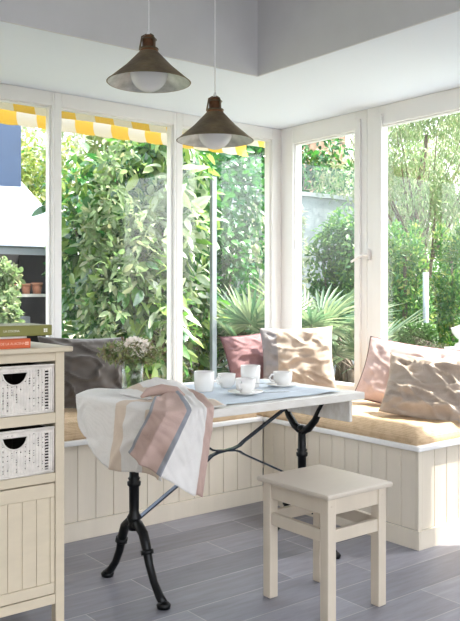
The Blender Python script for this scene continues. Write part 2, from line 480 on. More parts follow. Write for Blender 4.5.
b = MB().box(.2, XW-.005, BY-.035, YW-.012, .437, .462).box(BX-.035, XW-.012, BE-.035, BY-.035, .437, .462)
b.build('seat_board', M['frame'], bench, bevel=.006)

def slab(x0, x1, y0, y1, z0, z1, seed, amp=.006):
    """soft seat cushion: rounded-edge slab with a slightly uneven top"""
    b = MB(); nx, ny = max(8, int((x1-x0)/.03)), max(8, int((y1-y0)/.03)); r = .03
    def prof(t, L):  # inset of edge
        return t
    def top(u, v):
        x, y = x0+(x1-x0)*u, y0+(y1-y0)*v
        dx, dy = min(x-x0, x1-x), min(y-y0, y1-y)
        k = 1.0
        for d in (dx, dy):
            if d < r: k = min(k, math.sqrt(max(0, 1-(1-d/r)**2)))
        z = z1+amp*noise.noise(Vector((x*5, y*5, seed)))+amp*.5*noise.noise(Vector((x*14, y*14, seed)))
        return Vector((x, y, z0+.032+(z-z0-.032)*k))
    b.grid(top, nx, ny)
    def side(fx):
        return fx
    # sides
    for (p, q) in (((x0, y0), (x1, y0)), ((x1, y0), (x1, y1)), ((x1, y1), (x0, y1)), ((x0, y1), (x0, y0))):
        n = max(8, int(math.hypot(q[0]-p[0], q[1]-p[1])/.03))
        nd = Vector((q[1]-p[1], p[0]-q[0], 0)).normalized()
        def f(u, v, p=p, q=q, nd=nd):
            x = p[0]+(q[0]-p[0])*u; y = p[1]+(q[1]-p[1])*u
            e = .006*math.sin(PI*v)+.003*noise.noise(Vector((x*9, y*9, seed+3)))*math.sin(PI*v)
            return Vector((x, y, z0+.032*v))+nd*e*math.sin(PI*min(1, max(0, u)))**.2
        b.grid(f, n, 4)
    b.grid(lambda u, v: Vector((x0+(x1-x0)*u, y0+(y1-y0)*v, z0)), 1, 1)
    bmesh.ops.remove_doubles(b.bm, verts=b.bm.verts, dist=.0008)
    return b
cu = slab(.25, BX-.06, BY-.015, YW-.05, .4625, .535, 2).build('seat_cushion', M['burlap'], loc=(1.6, 3.6, .4625), smooth=True)
tag(cu, 'long tan linen seat cushion on the back wing of the bench, behind the table', 'cushion', 'tan seat cushions on the bench')
cu = slab(BX-.025, XW-.045, BE-.01, YW-.05, .4625, .535, 5).build('seat_cushion', M['burlap'], loc=(3.15, 3.1, .4625), smooth=True)
tag(cu, 'sunlit tan linen seat cushion on the right wing of the bench, under the pink pillow', 'cushion', 'tan seat cushions on the bench')

# ------------------------------------------------------------------ pillows
def pillow(name, loc, w, h, t, yaw, lean, roll, mats, label, seed, band=None, wr=.012, piping=None, pm=None, sag=.02):
    R = Matrix.Rotation(yaw, 4, 'Z') @ Matrix.Rotation(lean, 4, 'X') @ Matrix.Rotation(roll, 4, 'Y')
    T = Matrix.Translation(Vector(loc)) @ R
    n = 44
    def edge(u, v):   # u,v in -1..1 -> outline pulled in between the corners
        x = u*(1-.07*(1-v*v)**1)*w/2*(1+.0*u); z = v*(1-.07*(1-u*u))*h/2
        return x, z
    def f(side):
        def g(uu, vv):
            u, v = uu*2-1, vv*2-1
            x, z = edge(u, v)
            th = ((1-abs(u)**2.6)*(1-abs(v)**2.6))**.62
            y = t/2*th
            # creases running in from the corners and across
            q = 0
            for k, (cx, cz) in enumerate(((-1, 1), (1, 1), (-1, -1), (1, -1))):
                dx, dz = u-cx, v-cz; d = math.hypot(dx, dz); a = math.atan2(dz, dx)
                q += math.sin(a*11+seed*2.3+k)*math.exp(-d*1.5)*min(1, d*2.2)
            q += 1.6*noise.noise(Vector((u*1.6+seed, v*3.6, side*3.1+seed)))+.7*noise.noise(Vector((u*4+seed*2, v*5, side)))
            cr = abs(noise.noise(Vector((u*1.8-seed, v*2.8+u*1.2, 7.7+side))))
            q += 1.4*(1-min(1, cr*7))
            y += wr*q*min(1, th*1.6)
            z -= sag*(1-v)*.5*(1-abs(u))
            return T @ Vector((x, side*-y, z+h/2))
        return g
    b = MB()
    mi = (lambda i, j: 1 if band and band[0] < i < band[1] else 0)
    b.grid(f(1), n, n, mi); b.grid(f(-1), n, n, mi)
    bmesh.ops.remove_doubles(b.bm, verts=b.bm.verts, dist=.0006)
    o = b.build(name, mats, loc=loc, smooth=True)
    tag(o, label, 'pillow', 'throw pillows on the bench')
    if piping:
        pts = []
        for (a0, a1) in (((-1, -1), (1, -1)), ((1, -1), (1, 1)), ((1, 1), (-1, 1)), ((-1, 1), (-1, -1))):
            for k in range(14):
                u = a0[0]+(a1[0]-a0[0])*k/14; v = a0[1]+(a1[1]-a0[1])*k/14
                x, z = edge(u, v); pts.append(T @ Vector((x, 0, z-sag*(1-v)*.5*(1-abs(u))+h/2)))
        MB().tube(pts, piping, 6, closed=True).build('piping', pm, o, smooth=True)
    return o
ZS = .532
pillow('throw_pillow', (1.97, 3.70, ZS+.01), .52, .375, .17, 0.05, -.26, .05, [M['taupe']], 'dark taupe velvet pillow beside the cabinet, behind the flower vase', 1, wr=.014)
pillow('throw_pillow', (3.18, 3.74, ZS+.012), .42, .35, .13, -.10, -.30, -.08, [M['mauve']], 'mauve pillow with dark piping, half hidden behind the beige and grey one', 2, wr=.009, piping=.0045, pm=M['mauvedark'])
pillow('throw_pillow', (3.275, 3.50, ZS+.012), .45, .395, .15, -.66, -.28, -.03, [M['beige'], M['greylin']], 'beige linen pillow with a grey side band in the corner of the bench', 3, band=(-.1, .2), wr=.013)
pillow('throw_pillow', (3.27, 2.735, ZS+.008), .54, .36, .15, -1.22, -.45, .12, [M['pinklin']], 'pale pink linen pillow with dark edging, leaning behind the front beige one', 4, wr=.008, piping=.0035, pm=M['mauvedark'])
pillow('throw_pillow', (3.085, 2.41, ZS+.0), .47, .318, .17, -1.00, -.50, .12, [M['beige'], M['greylin']], 'crumpled beige linen pillow at the bench end, in front of the pink one', 6, band=(.83, 1.1), wr=.026)

# ------------------------------------------------------------------ table
TX0, TX1, TY0, TY1, TZ = 1.52, 2.515, 2.285, 2.935, .72
table = thing('bistro_table', (2.03, 2.61, 0), 'narrow table with a worn white plank top on black cast-iron legs', 'table')
b = MB()
ny = 5; wd = (TY1-TY0)/ny
for k in range(ny): b.box(TX0, TX1, TY0+k*wd+.001, TY0+(k+1)*wd-.001, TZ-.031, TZ)
b.build('tabletop', M['tabletop'], table, bevel=.003)
MB().box(TX1-.062, TX1-.045, TY0+.03, TY1-.05, TZ-.125, TZ-.037).build('end_apron', M['tabletop'], table, bevel=.003)
MB().box(TX0+.045, TX0+.062, TY0+.03, TY1-.05, TZ-.085, TZ-.037).build('end_apron', M['tabletop'], table, bevel=.003)
def iron_leg(x, yc=2.615):
    b = MB()
    # turned pole
    prof = [(0, .235), (.020, .235), (.024, .25), (.019, .262), (.024, .275), (.026, .285), (.019, .297), (.0175, .31), (.0185, .40), (.024, .405), (.025, .418), (.0185, .424), (.023, .432), (.0175, .438), (.0165, .52), (.022, .53), (.0165, .54), (0, .545)]
    b.lathe([(r*1.06, z) for r, z in prof], (x, yc, 0), 14)
    for s in (-1, 1):
        pts = [(x, yc, .25), (x, yc+s*.03, .262), (x, yc+s*.066, .235), (x, yc+s*.088, .19), (x, yc+s*.108, .13), (x, yc+s*.140, .075), (x, yc+s*.178, .034), (x, yc+s*.205, .016)]
        b.tube(pts, [.019, .019, .019, .018, .0155, .0145, .016, .016], 10)
        b.lathe([(0, -.016), (.024, -.016), (.027, -.004), (.017, .006), (0, .01)], (x, yc+s*.205, .0165), 12)
        b.tube([(x, yc+s*.091, .182), (x, yc+s*.096, .166)], .0245, 10)
        # fork under the top
        pts = [(x, yc, .515), (x, yc+s*.045, .535), (x, yc+s*.085, .575), (x, yc+s*.115, .625), (x, yc+s*.145, .665), (x, yc+s*.175, .678)]
        b.tube(pts, [.018, .018, .016, .014, .013, .013], 8)
    b.box(x-.016, x+.016, yc-.21, yc+.21, .676, .683)
    return b
for x in (1.585, 2.462): iron_leg(x).build('leg', M['iron'], table, smooth=True)
def bar(pts):
    b = MB()
    for i, (p, q) in enumerate(zip(pts, pts[1:])):
        p, q = Vector(p), Vector(q); d = q-p; L = d.length
        x = d.normalized(); y = Vector((0, 1, 0)); z = x.cross(y).normalized()
        mt = Matrix.Translation((p+q)/2) @ Matrix((x, y, z)).transposed().to_4x4()
        b.obox(mt, L+.006, .022, .007)
    return b
yc = 2.615
def curve_bar(z0, z1, s):
    xs = [1.60, 1.93, 1.955, 1.985, 2.07, 2.10, 2.125, 2.45]
    zm = .482
    zs = [z0, zm-s*.028, zm-s*.012, zm-s*.004, zm+s*.004, zm+s*.012, zm+s*.028, z1]
    return [(x, yc, z) for x, z in zip(xs, zs)]
brace0 = bar(curve_bar(.272, .672, 1)).build('brace', M['bar'], table, bevel=.001)
bar([(p[0], p[1], p[2]+.0) for p in curve_bar(.672, .300, -1)]).build('brace', M['bar'], table, bevel=.001)
for x in (1.99, 2.065): MB().tube([(x, yc, .488), (x, yc, .476)], .009, 8).build('rivet', M['iron'], brace0)

# pale blue runner on the table
def runner(u, v):
    x = 1.62+(2.44-1.62)*u; y = TY0+.05+(TY1-TY0-.07)*v
    e = .055*noise.noise(Vector((v*2.2, .3, 4)))*u
    z = TZ+.0026+.0022*(1+noise.noise(Vector((x*9, y*5, 1))))
    if u > .82: z += .010*max(0, math.sin((u-.82)/.18*PI))*(.4+.6*abs(noise.noise(Vector((v*5, 2, 1))))*2)
    return Vector((x+e-.04*(1-v), y, z))
o = MB().grid(runner, 90, 50).build('table_runner', M['runner'], loc=(2.0, 2.61, TZ), smooth=True, solid=.0015)
tag(o, 'pale blue linen runner spread over the white table top', 'table runner')

# linen towel draped over the near left end of the table
def towel():
    b = MB()
    # end drape: over the left end
    def L(u, v):
        y = TY1+.01-(TY1-TY0+.015)*u
        bz = .575-.085*min(1, u*2.6)+.012*math.sin(u*9)
        fold = math.sin(u*17+.6)*.5+math.sin(u*31)*.25
        if v < .45:
            q = v/.45
            x = 1.93-.2*u*(1-q)-(1.93-TX0+.006)*q+.2*u*q*0
            x = (1.95-.18*u)*(1-q)+(TX0-.006)*q
            z = TZ+.008+.010*(noise.noise(Vector((x*9, y*9, 3)))+.5)
            if q > .9: z -= (q-.9)*.08
            return Vector((x, y-.0*q, z))
        q = (v-.45)/.55
        x = TX0-.009-.030*math.sin(min(1, q*1.2)*PI/2)*.5+.010*fold*q*(1-.7*u)
        z = TZ+.002-(TZ-bz)*q
        # back edge swings forward (rounded corner of the cloth)
        cz = noise.noise(Vector((u*3+q*1.2, q*1.6-u*2, 6)))
        x -= .016*max(0, cz)*min(1, q*3)+.010*(1-min(1, abs(noise.noise(Vector((u*4+q, q*1.1, 2))))*5))*min(1, q*3)
        yy = y-.10*max(0, 1-u*4)*q**1.5+.006*fold*q
        return Vector((x, yy, z))
    def Lm(u, v):
        if .49 < u < .60: return 2
        if .80 < u < .97: return 2
        return 0
    b.grid(L, 80, 60, Lm)
    # front drape with the pink block, wrapping the near corner
    E = [(1.480, 2.34), (1.497, 2.262), (1.603, 2.263), (1.633, 2.262), (1.662, 2.264), (1.705, 2.268)]
    B = [(1.470, 2.45, .575), (1.448, 2.34, .553), (1.462, 2.242, .528), (1.535, 2.236, .480), (1.600, 2.242, .442), (1.637, 2.248, .428)]
    K = [(1.63, 2.52, .745), (1.67, 2.52, .762), (1.72, 2.55, .770), (1.76, 2.60, .770), (1.81, 2.62, .762), (1.86, 2.64, .748)]
    def lerp(A, t):
        s = t*(len(A)-1); i = min(int(s), len(A)-2); q = s-i
        q = q*q*(3-2*q)*.35+q*.65
        return Vector(A[i]).lerp(Vector(A[i+1]), q)
    def Rr(t, v):
        e = lerp(E, t).to_3d(); e.z = TZ+.010
        k = lerp(K, t); bb = lerp(B, t)
        w = math.sin(t*19+.5)*.6+math.sin(t*33+1)*.35
        if v < .5:
            q = v/.5
            p = k.lerp(e, q)
            p.z = TZ+.014+(k.z-TZ-.014)*(1-q)**1.5+.012*w*math.sin(PI*q)*(.5+.5*q)+.012*math.sin(PI*q)
            p += Vector((0, 0, .010*noise.noise(Vector((t*6, q*4, 2)))*math.sin(PI*q)))
            return p
        q = (v-.5)/.5
        p = e.lerp(bb, q)
        out = (Vector((p.x, p.y, 0))-Vector((1.8, 2.6, 0))).normalized()
        p += out*(.010*math.sin(PI*min(1, q*1.4)/1.4)+.010*w*q+.018*noise.noise(Vector((t*5+q*2, q*3-t*2, 9)))*min(1, q*3)+.010*abs(noise.noise(Vector((t*7-q*5, q*2, 4)))))
        p.z -= 0
        return p
    def Rm(t, v):
        if t < .05: return 3
        if t < .36: return 1
        if t < .41: return 3
        if t < .80: return 0
        return 1 if t > .84 else 0
    b.grid(Rr, 90, 70, Rm)
    # bunched heap behind the fold
    def Hp(u, v):
        x = 1.62+.27*u; y = 2.58+.25*v
        z = TZ+.012+.046*math.sin(PI*u)**.7*math.sin(PI*v)**.7+.018*noise.noise(Vector((x*16, y*16, 5)))*math.sin(PI*u)*math.sin(PI*v)+.016*abs(math.sin(x*38+y*22+3*noise.noise(Vector((x*8, y*8, 1)))))*math.sin(PI*u)*math.sin(PI*v)
        return Vector((x, y, z))
    b.grid(Hp, 60, 50, lambda u, v: 2 if .1 < u < .2 else 0)
    # rolled fold of the pink hem
    pts = [(1.585, 2.56, .748), (1.62, 2.57, .762), (1.66, 2.54, .772), (1.69, 2.49, .770), (1.70, 2.44, .752)]
    nf = len(b.bm.faces)
    b.tube(pts, [.006, .020, .026, .020, .006], 12, flat=(1, .7))
    b.bm.faces.ensure_lookup_table()
    for f in b.bm.faces[nf:]: f.material_index = 1
    o = b.build('linen_towel', [M['towelw'], M['towelp'], M['towelb'], M['towelg']], loc=(1.6, 2.5, TZ), smooth=True, solid=.0022)
    return tag(o, 'white linen towel with pink, beige and grey stripes hanging off the table', 'towel')
towel()

# ------------------------------------------------------------------ tableware
def cup_mesh(r, h, foot=.6, flare=1.0):
    t = .0032
    return [(0, .002), (r*foot, 0), (r*foot, .004), (r*.93, h*.22), (r*.99, h*.5), (r*flare, h), (r*flare-t, h), (r*.99-t, h*.5), (r*.9-t, h*.22), (r*foot-t, .008), (0, .008)]
def cup(x, y, z, r, h, label, ha=0, foot=.6, flare=1.0, name='cup', group='white cups on the table'):
    t = thing(name, (x, y, z), label, 'cup', group)
    bw_ = MB().lathe(cup_mesh(r, h, foot, flare), (x, y, z), 36).build('bowl', M['porcelain'], t, smooth=True)
    d = Vector((math.cos(ha), math.sin(ha), 0)); c = Vector((x, y, z))
    pts = [c+d*(r*.97)+Vector((0, 0, h*.80)), c+d*(r+.014)+Vector((0, 0, h*.84)), c+d*(r+.024)+Vector((0, 0, h*.62)), c+d*(r+.018)+Vector((0, 0, h*.38)), c+d*(r*.95)+Vector((0, 0, h*.28))]
    MB().tube(pts, .0042, 8).build('handle', M['porcelain'], t, smooth=True)
    return t
def saucer(x, y, z, r, label):
    o = MB().lathe([(0, .001), (r*.5, 0), (r*.55, .003), (r, .012), (r, .0145), (r*.55, .0065), (r*.3, .005), (0, .005)], (x, y, z), 40).build('saucer', M['porcelain'], loc=(x, y, z), smooth=True)
    return tag(o, label, 'saucer', 'white saucers on the table')
ZT = TZ+.0062
cup(1.975, 2.695, ZT, .043, .082, 'tall straight white mug beside the towel, leftmost of the cups', 1.0, .85)
cup(2.215, 2.68, ZT, .043, .094, 'tall straight white mug standing behind the front cup and saucer', 1.2, .9)
cup(2.125, 2.735, ZT, .038, .060, 'low white cup between the two tall mugs', 3.3, .6, 1.05)
saucer(2.040, 2.500, ZT, .072, 'white saucer nearest the front edge of the table, under the front cup')
cup(2.040, 2.500, ZT+.0075, .040, .058, 'white cup on the front saucer, in front of the tall mug', 3.6, .6, 1.04)
saucer(2.332, 2.60, ZT, .072, 'white saucer at the right end of the table, under the rightmost cup')
cup(2.332, 2.60, ZT+.0075, .041, .058, 'rightmost white cup on a saucer beside the beige corner pillow', 2.9, .6, 1.04)
def spoon(x, y, z, a, label, dz=.0):
    b = MB(); d = Vector((math.cos(a), math.sin(a), 0)); c = Vector((x, y, z))
    b.tube([c+d*k*.012+Vector((0, 0, dz*(1-k/9))) for k in range(10)], [.0024]*10, 6, flat=(1, .5))
    e = c+d*.118+Vector((0, 0, .001))
    r0 = len(b.bm.verts)
    b.lathe([(0, -.003), (.008, -.001), (.012, .003), (.0105, .003), (.006, .0005), (0, -.001)], e, 14)
    o = b.build('teaspoon', M['steel'], loc=(x, y, z), smooth=True)
    return tag(o, label, 'spoon', 'teaspoons on the table')
spoon(2.272, 2.555, ZT+.0205, 2.3, 'teaspoon leaning on the rim of the right-hand saucer', .004)
spoon(2.225, 2.44, ZT+.003, 2.75, 'teaspoon lying on the runner right of the front saucer')

# vase with flowers
vx, vy = 1.735, 2.875
vase = thing('glass_vase', (vx, vy, TZ+.004), 'clear straight glass vase half full of water at the back of the table', 'vase')
zv = TZ+.004+.017
zv = TZ+.021
vase.location.z = zv
MB().lathe([(0, 0), (.044, 0), (.046, .004), (.046, .122), (.0435, .122), (.043, .010), (0, .010)], (vx, vy, zv), 36).build('glass_body', M['vglass'], vase, smooth=True)
MB().lathe([(0, .011), (.0422, .011), (.0422, .072), (0, .072)], (vx, vy, zv), 32).build('water', M['water'], vase, smooth=True)
fl = thing('flower_bunch', (vx, vy, zv+.012), 'small bunch of white-pink flowers and green sprigs in the glass vase', 'flowers')
b = MB()
heads = []
for i in range(34):
    a = random.uniform(0, 2*PI); r = random.uniform(.0, .032); r2 = random.uniform(.01, .085)
    p0 = Vector((vx-math.cos(a)*r, vy-math.sin(a)*r, zv+.014)); p1 = Vector((vx+math.cos(a)*min(r, .03), vy+math.sin(a)*min(r, .03), zv+.11))
    p2 = Vector((vx+math.cos(a)*r2, vy+math.sin(a)*r2, zv+random.uniform(.135, .185)))
    b.tube([p0, p0.lerp(p1, .5), p1, p1.lerp(p2, .6)+Vector((0, 0, .008)), p2], .0016, 5); heads.append(p2)
b.build('stems', M['stem'], fl, smooth=True)
foliage('leaves', [(h.x, h.y, h.z-.012, .038, .038, .03) for h in heads], 1500, .022, .008, M['sprig'], fl, down=.0, shell=.2)
for (dx, dy, dz, rr) in ((.0, -.03, .168, .050), (.055, -.02, .155, .030), (-.035, .01, .158, .028), (.02, .03, .180, .028)):
    foliage('bloom', [(vx+dx, vy+dy, zv+dz, rr, rr, rr*.8)], 320, .013, .011, M['petal'], fl, down=0, shell=.75, outward=1.2, droop=.1)
for tw in ((vx+.07, vy-.05, zv+.135, .05, .05, .03), (vx-.075, vy+.05, zv+.15, .055, .05, .035)): foliage('twigs', [tw], 190, .022, .005, M['sprig'], fl, down=0, shell=.1)

# ------------------------------------------------------------------ stool
sx0, sx1, sy0, sy1, sz = 1.925, 2.260, 1.916, 2.295, .45
st = thing('wooden_stool', ((sx0+sx1)/2, (sy0+sy1)/2, 0), 'square whitewashed wooden stool standing in front of the table', 'stool')
MB().box(sx0, sx1, sy0, sy1, sz-.018, sz).build('seat', M['stooltop'], st, bevel=.006)
lw = .040; i0 = .018
lx = (sx0+i0, sx1-i0-lw); ly = (sy0+i0, sy1-i0-lw)
for x in lx:
    for y in ly:
        MB().box(x, x+lw, y, y+lw, 0, sz-.0185).build('leg', M['stool'], st, bevel=.003)
def rail(z0, z1, nm, t=.018, o=.005):
    for y in (ly[0]+o, ly[1]+lw-o-t): MB().box(lx[0]+lw, lx[1], y, y+t, z0, z1).build(nm, M['stool'], st, bevel=.002)
    for x in (lx[0]+o, lx[1]+lw-o-t): MB().box(x, x+t, ly[0]+lw, ly[1], z0, z1).build(nm, M['stool'], st, bevel=.002)
rail(sz-.078, sz-.0185, 'apron')
rail(.275, .320, 'stretcher')
b = MB()
for (x, y) in ((lx[0]+lw/2, ly[0]), (lx[1]+lw/2, ly[0])):
    MB().tube([(x, y+.002, sz-.045), (x, y-.0015, sz-.045)], .0045, 8).build('dowel', M['stool'], st)

# ------------------------------------------------------------------ cabinet
CX0, CX1, CY0, CY1, CZ = .858, 1.203, 2.43, 2.80, .962
cab = thing('basket_cabinet', ((CX0+CX1)/2, (CY0+CY1)/2, 0), 'cream painted cabinet with two wicker basket drawers above a boarded door', 'cabinet')
MB().box(CX0-.02, CX1+.022, CY0-.022, CY1+.01, CZ-.017, CZ).build('top', M['cabinet'], cab, bevel=.004)
pw = .032
for x in (CX0, CX1-pw):
    for y in (CY0, CY1-pw):
        MB().box(x, x+pw, y, y+pw, 0, CZ-.0175).build('leg', M['cabinet'], cab, bevel=.002)
b = MB()
X0, X1 = CX0+pw, CX1-pw
for z0, z1 in ((.915, CZ-.0175), (.709, .744), (.515, .545), (.110, .142)):
    MB().box(X0, X1, CY0+.002, CY0+.024, z0, z1).build('front_rail', M['cabinet'], cab, bevel=.0015)

b = MB().box(X1+.008, X1+.020, CY0+pw, CY1-pw, .112, CZ-.018).box(X0-.020, X0-.008, CY0+pw, CY1-pw, .112, CZ-.018)
b.build('side_panels', M['cabinet'], cab)
MB().box(X0, X1, CY1-.016, CY1-.006, .112, CZ-.018).build('back_panel', M['cabinet'], cab)
b = MB()
for z in (.715, .520, .118): MB().box(X0-.008, X1+.008, CY0+.025, CY1-.017, z, z+.012).build('shelf', M['cabinet'], cab)
door = MB()
dz0, dz1 = .146, .511
door.box(X0+.003, X1-.003, CY0+.008, CY0+.020, dz0, dz1)
door.box(X0+.003, X1-.003, CY0+.001, CY0+.008, dz1-.045, dz1).box(X0+.003, X1-.003, CY0+.001, CY0+.008, dz0, dz0+.035)
n = 5; bw = (X1-X0-.036)/n
for x in (X0+.003, X1-.018): door.box(x, x+.015, CY0+.001, CY0+.008, dz0+.036, dz1-.046)
for k in range(n): door.box(X0+.0185+k*bw+.0012, X0+.0185+(k+1)*bw-.0012, CY0+.004, CY0+.0085, dz0+.036, dz1-.046)
door.build('door', M['cabinet'], cab, bevel=.0012)

def basket(z0, z1, label):
    x0, x1 = X0+.004, X1-.004; y0, y1 = CY0+.004, CY1-.03
    t = thing('wicker_basket', ((x0+x1)/2, (y0+y1)/2, z0), label, 'basket', 'white wicker baskets in the cabinet')
    b = MB(); W = x1-x0; H = z1-z0; cx = (x0+x1)/2; zh = z1-.020; rh = .042
    nu, nv = 128, 78
    vs = {}
    def vert(i, j):
        if (i, j) not in vs:
            x = x0+W*i/nu; z = z0+H*j/nv
            a = math.sin(x*2*PI/.0105); q = math.sin(z*2*PI/.0052+(PI if a > 0 else 0))
            d = .0020*q*abs(a)**.5+.0012*a
            if z > z1-.014 or z < z0+.012: d = -.0012+.001*math.sin((x+z)*2*PI/.006)
            vs[(i, j)] = b.bm.verts.new((x, y0+.002-d, z))
        return vs[(i, j)]
    for i in range(nu):
        for j in range(nv):
            x = x0+W*(i+.5)/nu; z = z0+H*(j+.5)/nv
            if z < zh and math.hypot((x-cx), (z-zh)*.98) < rh: continue
            if i > 6 and j > 5 and j < nv-8 and ((nu-16 < i < nu-9 and j % 5 < 3) or (i < nu-17 and i % 7 in (3, 4) and j % 4 < 2 and noise.noise(Vector((i//7*3.3, j//4*1.7, z0*9))) > .05)): continue
            b.bm.faces.new((vert(i, j), vert(i+1, j), vert(i+1, j+1), vert(i, j+1)))
    fw = b.build('front_weave', M['wicker'], t, smooth=True, solid=.003)
    b = MB().box(x0, x0+.005, y0+.006, y1-.006, z0, z1-.004).box(x1-.005, x1, y0+.006, y1-.006, z0, z1-.004).box(x0, x1, y1-.006, y1, z0, z1-.004)
    b.box(x0+.005, x1-.005, y0+.006, y1-.006, z0, z0+.006)
    b.build('body', M['wicker'], t)
    b = MB(); pts = [(cx+rh*math.cos(a), y0-.001, zh+rh*math.sin(a)) for a in [PI+PI*k/16 for k in range(17)]]
    b.tube(pts+[(cx, y0-.001, zh)], .0032, 8, closed=True)
    b.build('handle_rim', M['wicker'], fw, smooth=True)
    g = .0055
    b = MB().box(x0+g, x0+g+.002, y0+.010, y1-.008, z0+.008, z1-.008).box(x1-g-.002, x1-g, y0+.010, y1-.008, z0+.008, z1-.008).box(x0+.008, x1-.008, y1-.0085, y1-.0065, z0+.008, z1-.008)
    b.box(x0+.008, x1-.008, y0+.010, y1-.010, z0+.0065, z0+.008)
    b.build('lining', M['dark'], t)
    b = MB().tube([(x0, y0, z1-.003), (x1, y0, z1-.003)], .0045, 8)
    b.tube([(x0+.003, y0, z0+.003), (x1-.003, y0, z0+.003)], .0035, 8).tube([(x1-.003, y0, z0+.003), (x1-.003, y0, z1-.004)], .0035, 8)
    b.build('rim', M['wicker'], fw, smooth=True)
basket(.7455, .905, 'white wicker basket in the upper opening of the cream cabinet')
basket(.5465, .698, 'white wicker basket in the lower opening, just above the cabinet door')

# books: spines face the room
def book(z0, x0, x1, y0, th, cov, prt, label, txt, size, tx, mark, dep=.20):
    t = thing('book', ((x0+x1)/2, y0+dep/2, z0), label, 'book', 'books on the cabinet')
    b = MB().box(x0, x1, y0, y0+dep, z0, z0+.003).box(x0, x1, y0, y0+dep, z0+th-.003, z0+th).box(x0, x1, y0, y0+.004, z0+.003, z0+th-.003)
    cv = b.build('cover', cov, t, bevel=.001)
    MB().box(x0+.004, x1-.004, y0+.0045, y0+dep-.005, z0+.0032, z0+th-.0032).build('pages', M['pages'], t)
    cu = bpy.data.curves.new('spine_text', 'FONT'); cu.body = txt; cu.size = size; cu.extrude = .0002; cu.align_x = 'RIGHT'; cu.align_y = 'CENTER'
    o = bpy.data.objects.new('tmp', cu)
    dg = bpy.context.evaluated_depsgraph_get(); COL.objects.link(o); dg.update()
    me = bpy.data.meshes.new_from_object(o.evaluated_get(bpy.context.evaluated_depsgraph_get()))
    bpy.data.objects.remove(o); me.name = 'spine_text'
    R = Matrix.Translation((tx-(x0+x1)/2, -dep/2-.0006, th/2)) @ Matrix.Rotation(PI/2, 4, 'X')
    me.transform(R); me.materials.clear(); me.materials.append(prt)
    s = bpy.data.objects.new('spine_text', me); COL.objects.link(s); s.parent = cv
    mk = MB(); s2 = th*.17
    mk.box(mark-s2*1.1, mark-s2*.1, y0-.0006, y0+.0002, z0+th/2-s2, z0+th/2-s2*.1).box(mark+s2*.1, mark+s2*1.1, y0-.0006, y0+.0002, z0+th/2+s2*.1, z0+th/2+s2)
    mk.box(mark-s2*1.1, mark-s2*.1, y0-.0006, y0+.0002, z0+th/2+s2*.1, z0+th/2+s2).box(mark+s2*.1, mark+s2*1.1, y0-.0006, y0+.0002, z0+th/2-s2, z0+th/2-s2*.1)
    mk.build('spine_mark', prt, cv)
book(CZ, .80, 1.083, CY0+.0, .031, M['orange'], M['printo'], 'orange-red spined book at the bottom of the stack on the cabinet', 'DE LA ALACENA', .011, 1.063, 1.070)
book(CZ+.0315, .82, 1.075, CY0+.012, .007, M['pages'], M['pages'], 'thin white booklet between the orange and the olive book', '', .001, 1.0, 1.0, .19)
book(CZ+.039, .80, 1.158, CY0+.0, .034, M['olive'], M['print'], 'olive green spined book on top of the stack on the cabinet', 'LA COCINA', .010, 1.045, 1.135)

# ------------------------------------------------------------------ pendant lamps
def pendant(x, y, z, R, label):
    t = thing('pendant_lamp', (x, y, z), label, 'lamp', 'cone pendant lamps over the table')
    k = R/.16; H = .118*k
    # double-skinned cone: bronze outside, zinc inside
    MB().lathe([(.034*k, H), (.036*k, H-.002), (R*.55, H*.52), (R-.004*k, .004*k), (R, 0), (R+.001, .0015)], (x, y, z), 56).build('shade', M['bronze'], t, smooth=True, solid=.0012)
    MB().lathe([(.031*k, H-.004), (R*.55-.004, H*.52-.004), (R-.003, .0005)], (x, y, z-.0005), 56).build('shade_lining', M['zinc'], t, smooth=True)
    MB().lathe([(0, H+.063*k), (.017*k, H+.062*k), (.024*k, H+.054*k), (.026*k, H+.042*k), (.026*k, H+.010*k), (.034*k, H+.007*k), (.036*k, H), (.03*k, H-.003)], (x, y, z), 28).build('cap', M['copper'], t, smooth=True)
    b = MB()
    b.tube([(x+.0285*k*math.cos(a), y+.0285*k*math.sin(a), z+H+.046*k) for a in [2*PI*q/24 for q in range(24)]], .0022, 6, closed=True)
    b.tube([(x+.034*k*math.cos(a), y+.034*k*math.sin(a), z+H+.010*k) for a in [2*PI*q/24 for q in range(24)]], .0035, 6, closed=True)
    for a in (.6, 2.7, 4.8):
        c, s = math.cos(a)*k, math.sin(a)*k
        b.tube([(x+.036*c, y+.036*s, z+H+.004*k), (x+.031*c, y+.031*s, z+H+.03*k), (x+.027*c, y+.027*s, z+H+.056*k), (x+.010*c, y+.010*s, z+H+.066*k)], .0032, 6)
    b.build('cage', M['bronze'], t, smooth=True)
    MB().lathe([(0, H+.080*k), (.005, H+.080*k), (.0085, H+.066*k), (.0085, H+.060*k)], (x, y, z), 14).build('cord_grip', M['cord'], t, smooth=True)
    MB().tube([(x, y, z+H+.078*k), (x, y, 3.149)], .0028, 8).build('cord', M['cord'], t)
    MB().lathe([(0, 3.110-z), (.045, 3.112-z), (.05, 3.149-z), (0, 3.149-z)], (x, y, z), 24).build('ceiling_rose', M['cord'], t, smooth=True)
    br = .072*k; zc = .036*k
    prof = [(br*math.sin(a), zc-br*math.cos(a)) for a in [PI*.80*q/18 for q in range(19)]]+[(.016, H*.62), (.016, H-.01)]
    MB().lathe(prof, (x, y, z), 32).build('bulb', M['bulb'], t, smooth=True)
pendant(1.642, 2.600, 1.948, .161, 'bronze cone pendant lamp with zinc lining, the higher of the two, on a white cord')
pendant(2.006, 2.660, 1.775, .161, 'bronze cone pendant lamp hanging lower, in front of the third back window')

# ------------------------------------------------------------------ outside
gz = -.12
struct(MB().box(-14, 30, YW+.13, 34, gz-.1, gz).box(XW+.13, 30, -20, YW+.13, gz-.1, gz).build('floor_garden', M['ground']))

